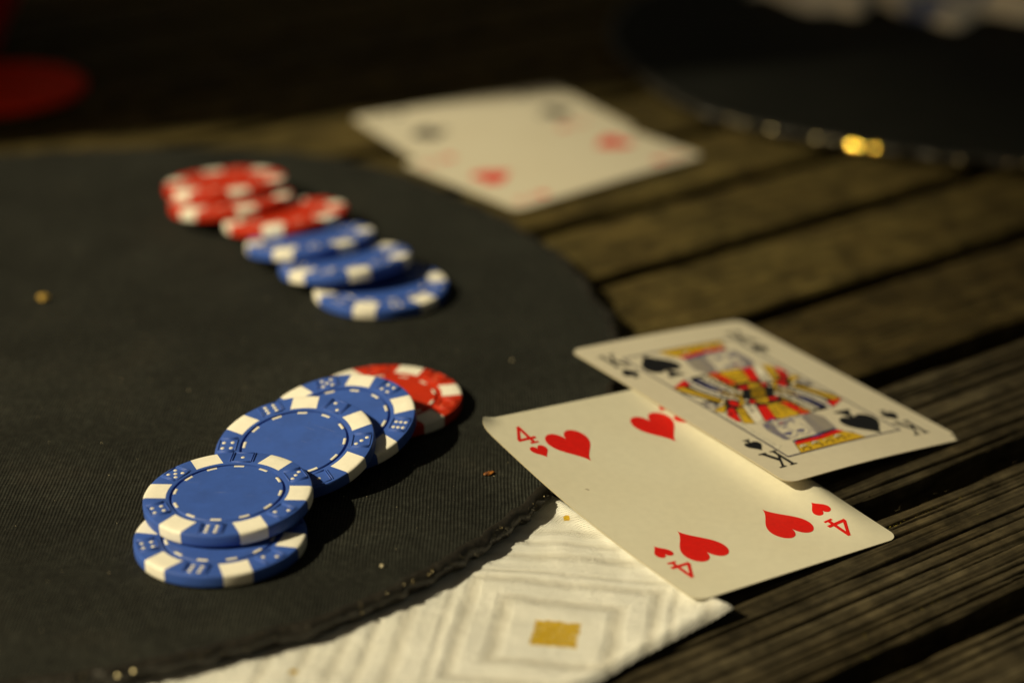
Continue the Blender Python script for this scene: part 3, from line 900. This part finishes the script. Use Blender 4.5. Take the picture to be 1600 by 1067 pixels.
for q in range(7):
    art(0, disc(4.6 + .35 * (q % 3), -2.6 - 1.9 * q, .75, .4, rad(30 * (-1) ** q)), 0)
    art(0, disc(9.4 + .5 * (q % 2), -1.4 - 1.9 * q, .6, .32, rad(50)), 0)
chain([(3.6, -2.4), (5.6, -3.8), (5.9, -7.2), (5.8, -11.8), (6.2, -15)], 8, .78, 5, 0, .75, .3)
art(3, [(8.8, -3.8), (10.4, -7.6), (11.0, -13.6), (10.2, -14.0), (9.1, -9.2), (7.9, -4.8)], .2)
chain([(7.6, -1.6), (10.6, -4.2), (12.3, -8.2), (13.0, -13.0), (12.4, -15.2)], 9, .95, 5, 3, .7, .22)
chain([(7.0, -5.2), (8.2, -9.4), (8.6, -14.6)], 6, .7, 5, 0, .7, .28)
art(2, [(12.3, .9), (13.8, 1.3), (20.2, -11.3), (17.4, -11.3)])
for q in range(9):
    f = (q + .5) / 9
    art(0, disc(13.2 + 5.6 * f, .6 - 11.4 * f, .16, .5, rad(26)), 0)
art(0, [(15.4, -1.2), (16.2, -1.4), (20.1, -8.6), (20.1, -10.2)], 0)
art(4, [(16.2, 1.6), (17.6, 3.6), (19.8, 1.0), (17.6, -1.6)], .18, 3)
art(5, disc(17.6, .9, .8, .6), .15, 3)
art(2, [(14.0, 2.9), (15.5, 4.2), (19.4, 4.6), (16.8, 2.9)])
art(1, [(14.3, -11.5), (20.2, -11.8), (13.9, -14.9)])
for q in range(14):
    f = q / 13
    art(0, arc(-3.4 + 4.4 * (q % 3) - 1.3 * (q % 3) * .2 - 3.2 * f, -7.8 - 7.2 * f, .62, .25, 20 + 40 * q, 190 + 40 * q), 0)
    art(2, disc(4.4 + 1.2 * math.sin(q), -2.0 - 1.0 * q, .42, .3), .12)
for x_, y_ in ((-2.6, -1.0), (-1.2, -1.9), (.6, -2.0), (1.8, -.6), (-.8, .6)):
    art(0, arc(x_, y_, .55, .2, 0, 250), 0)
art(3, line(-13.2, -26.0, -14.4, -19.6, .3), 0); art(3, line(-14.4, -19.6, -13.2, -16.2, .3), 0)
# head
art(4, [(0.1, -17.0), (2.4, -15.9), (4.9, -15.9), (6, -19.4), (4.2, -25.6), (-3.2, -26.4), (-1.4, -21)], .12, 3)
for q in range(9):
    x0 = .6 + .55 * q
    art(3, line(x0, -16.6, -2.4 + .72 * q, -26.2, .09), 0)
art(4, [(-13.4, -16.4), (-9.6, -14.9), (-10.2, -17.0), (-12.2, -21), (-12.4, -26.2), (-14.2, -25.6), (-14.4, -20)], .12, 3)
for q in range(5):
    art(3, line(-11.0 - .6 * q, -16 - .3 * q, -12.6 - .3 * q, -25.2, .12), 0)
chain([(-9.6, -15.6), (-6, -16.2), (-2.4, -16.0), (0.4, -16.8)], 8, .55, 5, 3, .8, .22)
chain([(-9.0, -17.0), (-6.4, -17.6), (-4, -17.4)], 4, .4, 4, 3, .8, .15)
for ex in (-10.6, -6.2):
    art(3, disc(ex, -23.1, 1.5, .55), 0); art(3, disc(ex + .1, -23.3, .7, .8), 0)
    for q in range(6):
        a = math.pi * (1.08 + .84 * q / 6); b = math.pi * (1.08 + .84 * (q + 1) / 6)
        art(3, line(ex + .1 + 2.1 * math.cos(a), -23.6 + 1.9 * math.sin(a), ex + .1 + 2.1 * math.cos(b), -23.6 + 1.9 * math.sin(b), .22), 0)
art(3, line(-8.2, -22.8, -9.0, -19.6, .34), 0); art(3, line(-9.0, -19.6, -6.8, -19.1, .36), 0); art(3, line(-10.2, -18.4, -6.2, -18.1, .42), 0)
art(3, arc(-8.4, -17.0, 2.6, 2.1, 20, 160), 0); art(3, arc(-11.2, -17.6, 1.6, 1.15, 90, 260), 0); art(3, arc(-5.2, -17.6, 1.6, 1.15, -80, 90), 0); art(3, line(-3.4, -26.2, -3.0, -19.4, .26), 0)
art(3, line(-9.4, -20.6, -10.6, -18.6, .2), 0); art(1, line(-8.6, -17.7, -7.2, -17.6, .35), 0)
art(0, line(-12.5, -26.9, -15.5, -33.4, .22), 0)
# crown
art(3, [(-12.3, -26.9), (-4, -26.7), (3.1, -25.4), (3.9, -26.6), (-4, -27.8), (-12.6, -27.8)], .08)
art(1, [(-12.5, -27.8), (-4, -27.8), (3.8, -26.7), (4.7, -28.1), (-4, -29.3), (-13.4, -29.3)], .08)
art(2, [(-13.5, -29.4), (-4, -29.5), (4.7, -28.2), (6.6, -30.6), (7.8, -33.4), (-15.5, -33.4)], .12)
for q in range(5):
    x = -12.2 + 4.3 * q
    dy = .25 * q - (.0 if q < 4 else -.1)
    art(5, arc(x + .2, -31.4 + dy, 1.55, .95, 20, 170), .16)
    art(0, arc(x + .1, -31.9 + dy, 1.0, .45, -30, 150), 0)
    art(0, disc(x + 1.0, -32.3 + dy, .55, .35, rad(40)), 0)
    art(0, arc(x - .9, -32.6 + dy, .9, .5, 60, 200), 0)
    art(0, arc(x + 1.9, -30.2 + dy, .7, .45, 150, 290), 0)
# sword along the side of the frame, cuff
art(5, [(-19.9, -5.6), (-18.4, -8.2), (-18.4, -27.4), (-17.6, -28.0), (-19.3, -28.9), (-19.6, -12)], .14)
art(0, line(-19.0, -8.4, -18.9, -27.2, .12), 0)
art(2, [(-19.6, -4.4), (-17.2, -3.3), (-15.6, -4.2), (-17.6, -6.2)])
# frame
art(6, line(-20.2, -33.5, 20.2, -33.5, .55), 0)
art(6, line(20.2, -33.6, 20.2, 0, .55), 0)
art(6, line(-20.2, 0, -20.2, -33.6, .55), 0)
V, F, fm = [], [], []
for mi, poly, z in LAYERS:
    for k in (1, -1):
        pl = [(k * x + XC, k * y) for x, y in poly]
        v, f = tri_print([pl], bendk, z, 9.0)
        o = len(V); V += v; F += [tuple(q + o for q in t) for t in f]; fm += [mi] * len(f)
mesh("court_picture", V, F, MATS, king, False, fm)

# --- two blurred twos on the far planks, side by side
def two(px, py, pz, yaw, polyf, m, label, tilt=(0, 0)):
    root = empty("playing_card", (px, py, pz), rotm(yaw, *tilt))
    tag(root, label, "playing card", GC)
    bend = lambda x, y: 0.3 * math.cos(math.pi * y / 88.9) - 0.1
    card_sheet(63.5, 88.9, bend, root, stock=M_CARD_DIM)
    for s in (1, -1):
        pip(root, "suit_pip", polyf(0, s * 27.5, 13.2, 15.5, s < 0), bend, m)
        for sx in (1, -1):
            pip(root, "rank_index", [xf(q, sx * 25.5, s * 35.5, 4.8, 7.6, s < 0) for q in G2s], bend, m)
            pip(root, "small_suit", polyf(sx * 25.5, s * 27, 4.6, 5.2, s < 0), bend, m)
    return root
FA = rad(28.3) - rad(90); FB = rad(40.5) - rad(90)
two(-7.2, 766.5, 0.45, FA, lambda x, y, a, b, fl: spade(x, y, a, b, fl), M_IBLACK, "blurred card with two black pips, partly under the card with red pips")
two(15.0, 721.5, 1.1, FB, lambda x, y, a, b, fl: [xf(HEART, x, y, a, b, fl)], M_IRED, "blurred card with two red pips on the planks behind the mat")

# ------------------------------------------------------------------ things at the far edge of the picture
def lathe_obj(name, path, seg, m, parent):
    V, F = lathe(path, seg)
    return mesh(name, V, F, m, parent, True)
co = empty("coaster", (-203, 806, 0.3))
tag(co, "round red coaster in the shade at the upper left edge of the table", "coaster")
lathe_obj("disc", [(30, 0), (33.5, .2), (34, .8), (34, 2.2), (33.6, 2.8), (32, 3), (31, 2.5), (20, 2.4)], 64, M_REDPL, co)
lathe_obj("raised_rim", [(29.5, 2.45), (29.8, 3.2), (30.4, 3.5), (31.0, 3.2), (31.3, 2.7), (30.4, 2.5)], 64, M_REDPL, co)
bowl = empty("bowl", (-247, 862, 0.3))
tag(bowl, "dim red flaring bowl cut off by the upper left corner of the picture", "bowl")
M_MAROON = plastic("dark_red_glaze", (0.62, 0.014, 0.02), 0.5)
lathe_obj("bowl_body", [(26, 0), (30, .4), (31, 2), (33, 8), (44, 28), (58, 54), (68, 76), (70, 79), (69.4, 80), (67.5, 79.4), (56, 56), (42, 31), (30, 12), (10, 8)], 64, M_MAROON, bowl)
lathe_obj("foot_ring", [(24, -.25), (27, -.28), (27.5, .0), (27, .3), (24, .25)], 64, M_MAROON, bowl)

blocker = empty("shade_blocker", (-400, 822, 0.3))  # added out of view to throw shade over the upper left
tag(blocker, "added tall red block beyond the left edge, shading the upper left", "blocker")
lathe_obj("blocker_body", [(132, 0), (138, 4), (140, 14), (140, 400), (135, 420), (122, 430)], 72, M_REDPL, blocker)
lathe_obj("blocker_lid", [(120, 430.4), (128, 431), (130, 438), (128, 462), (120, 470), (30, 474)], 72, M_CREAM, blocker)

# rumpled blue and white cloth at the back
k = NB("blue_white_cloth"); v_ = k.coord((1, 1, 1))
M_CLOTH2 = k.set(k.mix(k.ramp(k.noise(v_, 26, 2), [(0.56, 0.0), (0.62, 1.0)]), (0.88, 0.88, 0.84), (0.16, 0.21, 0.42)), 0.9, 0.1)
NS, NR = 150, 26
V = []
for i in range(NS):
    s = i / (NS - 1)
    x0 = 106 + 165 * s; y0 = 936 - 54 * s
    for j in range(NR):
        r_ = j / (NR - 1)
        lob = 10 * math.sin(s * 19 + 1.2) + 5 * math.sin(s * 43)
        x = x0 + 6 * math.sin(r_ * 5 + s * 9); y = y0 - 12 + (lob * (1 - r_) ** 1.5) + 90 * r_
        zz = 4.8 + (14 + 9 * math.sin(s * 17 + 2.2) + 3 * math.sin(s * 51)) * math.sin(math.pi * min(1, r_ * 2.2 + .02)) + 4 * float(vnoise(s * 12, r_ * 6, 5)) * min(1, r_ * 8)
        V.append((x, y, max(4.7, zz)))
cl = mesh("napkin", V, grid_faces(NS, NR), M_CLOTH2, None, True)
tag(cl, "rumpled white and blue cloth napkin on the far blurred mat", "napkin")

# ------------------------------------------------------------------ crumbs and lint on the near mat
def crumb(x, y, z, r, sq, yaw, m, label):
    bm = bmesh.new(); bmesh.ops.create_icosphere(bm, subdivisions=2, radius=1.0)
    for v in bm.verts:
        f = 1 + .28 * float(vnoise(v.co.x * 1.7 + 5, v.co.y * 1.7 + v.co.z, int(abs(x))))
        v.co = Vector((v.co.x * r * f, v.co.y * r * sq[0] * f, v.co.z * r * sq[1] * f)) * S
    me = bpy.data.meshes.new("crumb"); bm.to_mesh(me); bm.free(); me.materials.append(m)
    o = bpy.data.objects.new("crumb", me); COL.objects.link(o)
    o.location = Vector((x, y, z)) * S; o.rotation_euler = (0, 0, yaw)
    return tag(o, label, "crumb", "crumbs on the mat")
def crumb_mat(name, a, b):
    k = NB(name)
    k.bump(k.noise(k.coord(), 1500, 3), .6, .0003)
    return k.set(k.ramp(k.noise(k.coord(), 900, 3), [(.4, a), (.6, b)]), .6)
M_OR = crumb_mat("orange_flake", (.10, .03, .008), (.42, .15, .02))
M_YE = crumb_mat("yellow_crumb", (.50, .30, .04), (.70, .48, .10))
M_PA = crumb_mat("pale_crumb", (.30, .26, .17), (.50, .44, .30))
CR = [(763, 740), (68, 467), (597, 884), (800, 563), (316, 974)]
def unproj(u, v, z):
    p = rad(23.65); c, s = math.cos(p), math.sin(p)
    a = (u - 800) / 3300; b = (v - 533.5) / 3300
    d = Vector((a, -b * s + c, -b * c - s))
    t = (z - 245.7) / d.z
    return d.x * t, d.y * t
def at(u, v, z): return unproj(u, v, z)
x, y = at(764, 740, 5.6); crumb(x, y, 5.75, 1.6, (.45, .28), .6, M_OR, "orange brown flake on the mat between near chips and the four")
x, y = at(68, 467, 5.6); crumb(x, y, 6.0, 1.7, (.8, .6), .2, M_YE, "yellow crumb alone on the left part of the mat")
x, y = at(597, 884, 5.6); crumb(x, y, 5.65, .6, (.8, .6), .2, M_PA, "pale crumb on the mat near its front frayed edge")
x, y = at(800, 563, 5.6); crumb(x, y, 5.65, .45, (.8, .6), 1, M_PA, "pale crumb on the mat to the left of the king")
V, F = [], []
for q in range(300):
    x = random.uniform(-165, 30); y = random.uniform(372, 640)
    if math.hypot(x + 148, y - 541) > 168: continue
    L = random.choice([.05, .06, .08, .12]); a = random.uniform(0, 6.28); o = len(V); z = 5.5
    ln = L * random.uniform(1, 3)
    ca, sa = math.cos(a), math.sin(a)
    for dx, dy, dz in ((-ln, 0, 0), (0, L, 0), (ln, 0, .05), (0, -L, 0), (0, 0, L * 1.2)):
        V.append((x + dx * ca - dy * sa, y + dx * sa + dy * ca, z + dz))
    F += [(o, o + 3, o + 4), (o + 3, o + 2, o + 4), (o + 2, o + 1, o + 4), (o + 1, o, o + 4)]
tag(mesh("lint", V, F, M_PA), "pale specks of lint scattered over the black mat", "lint", kind="stuff")
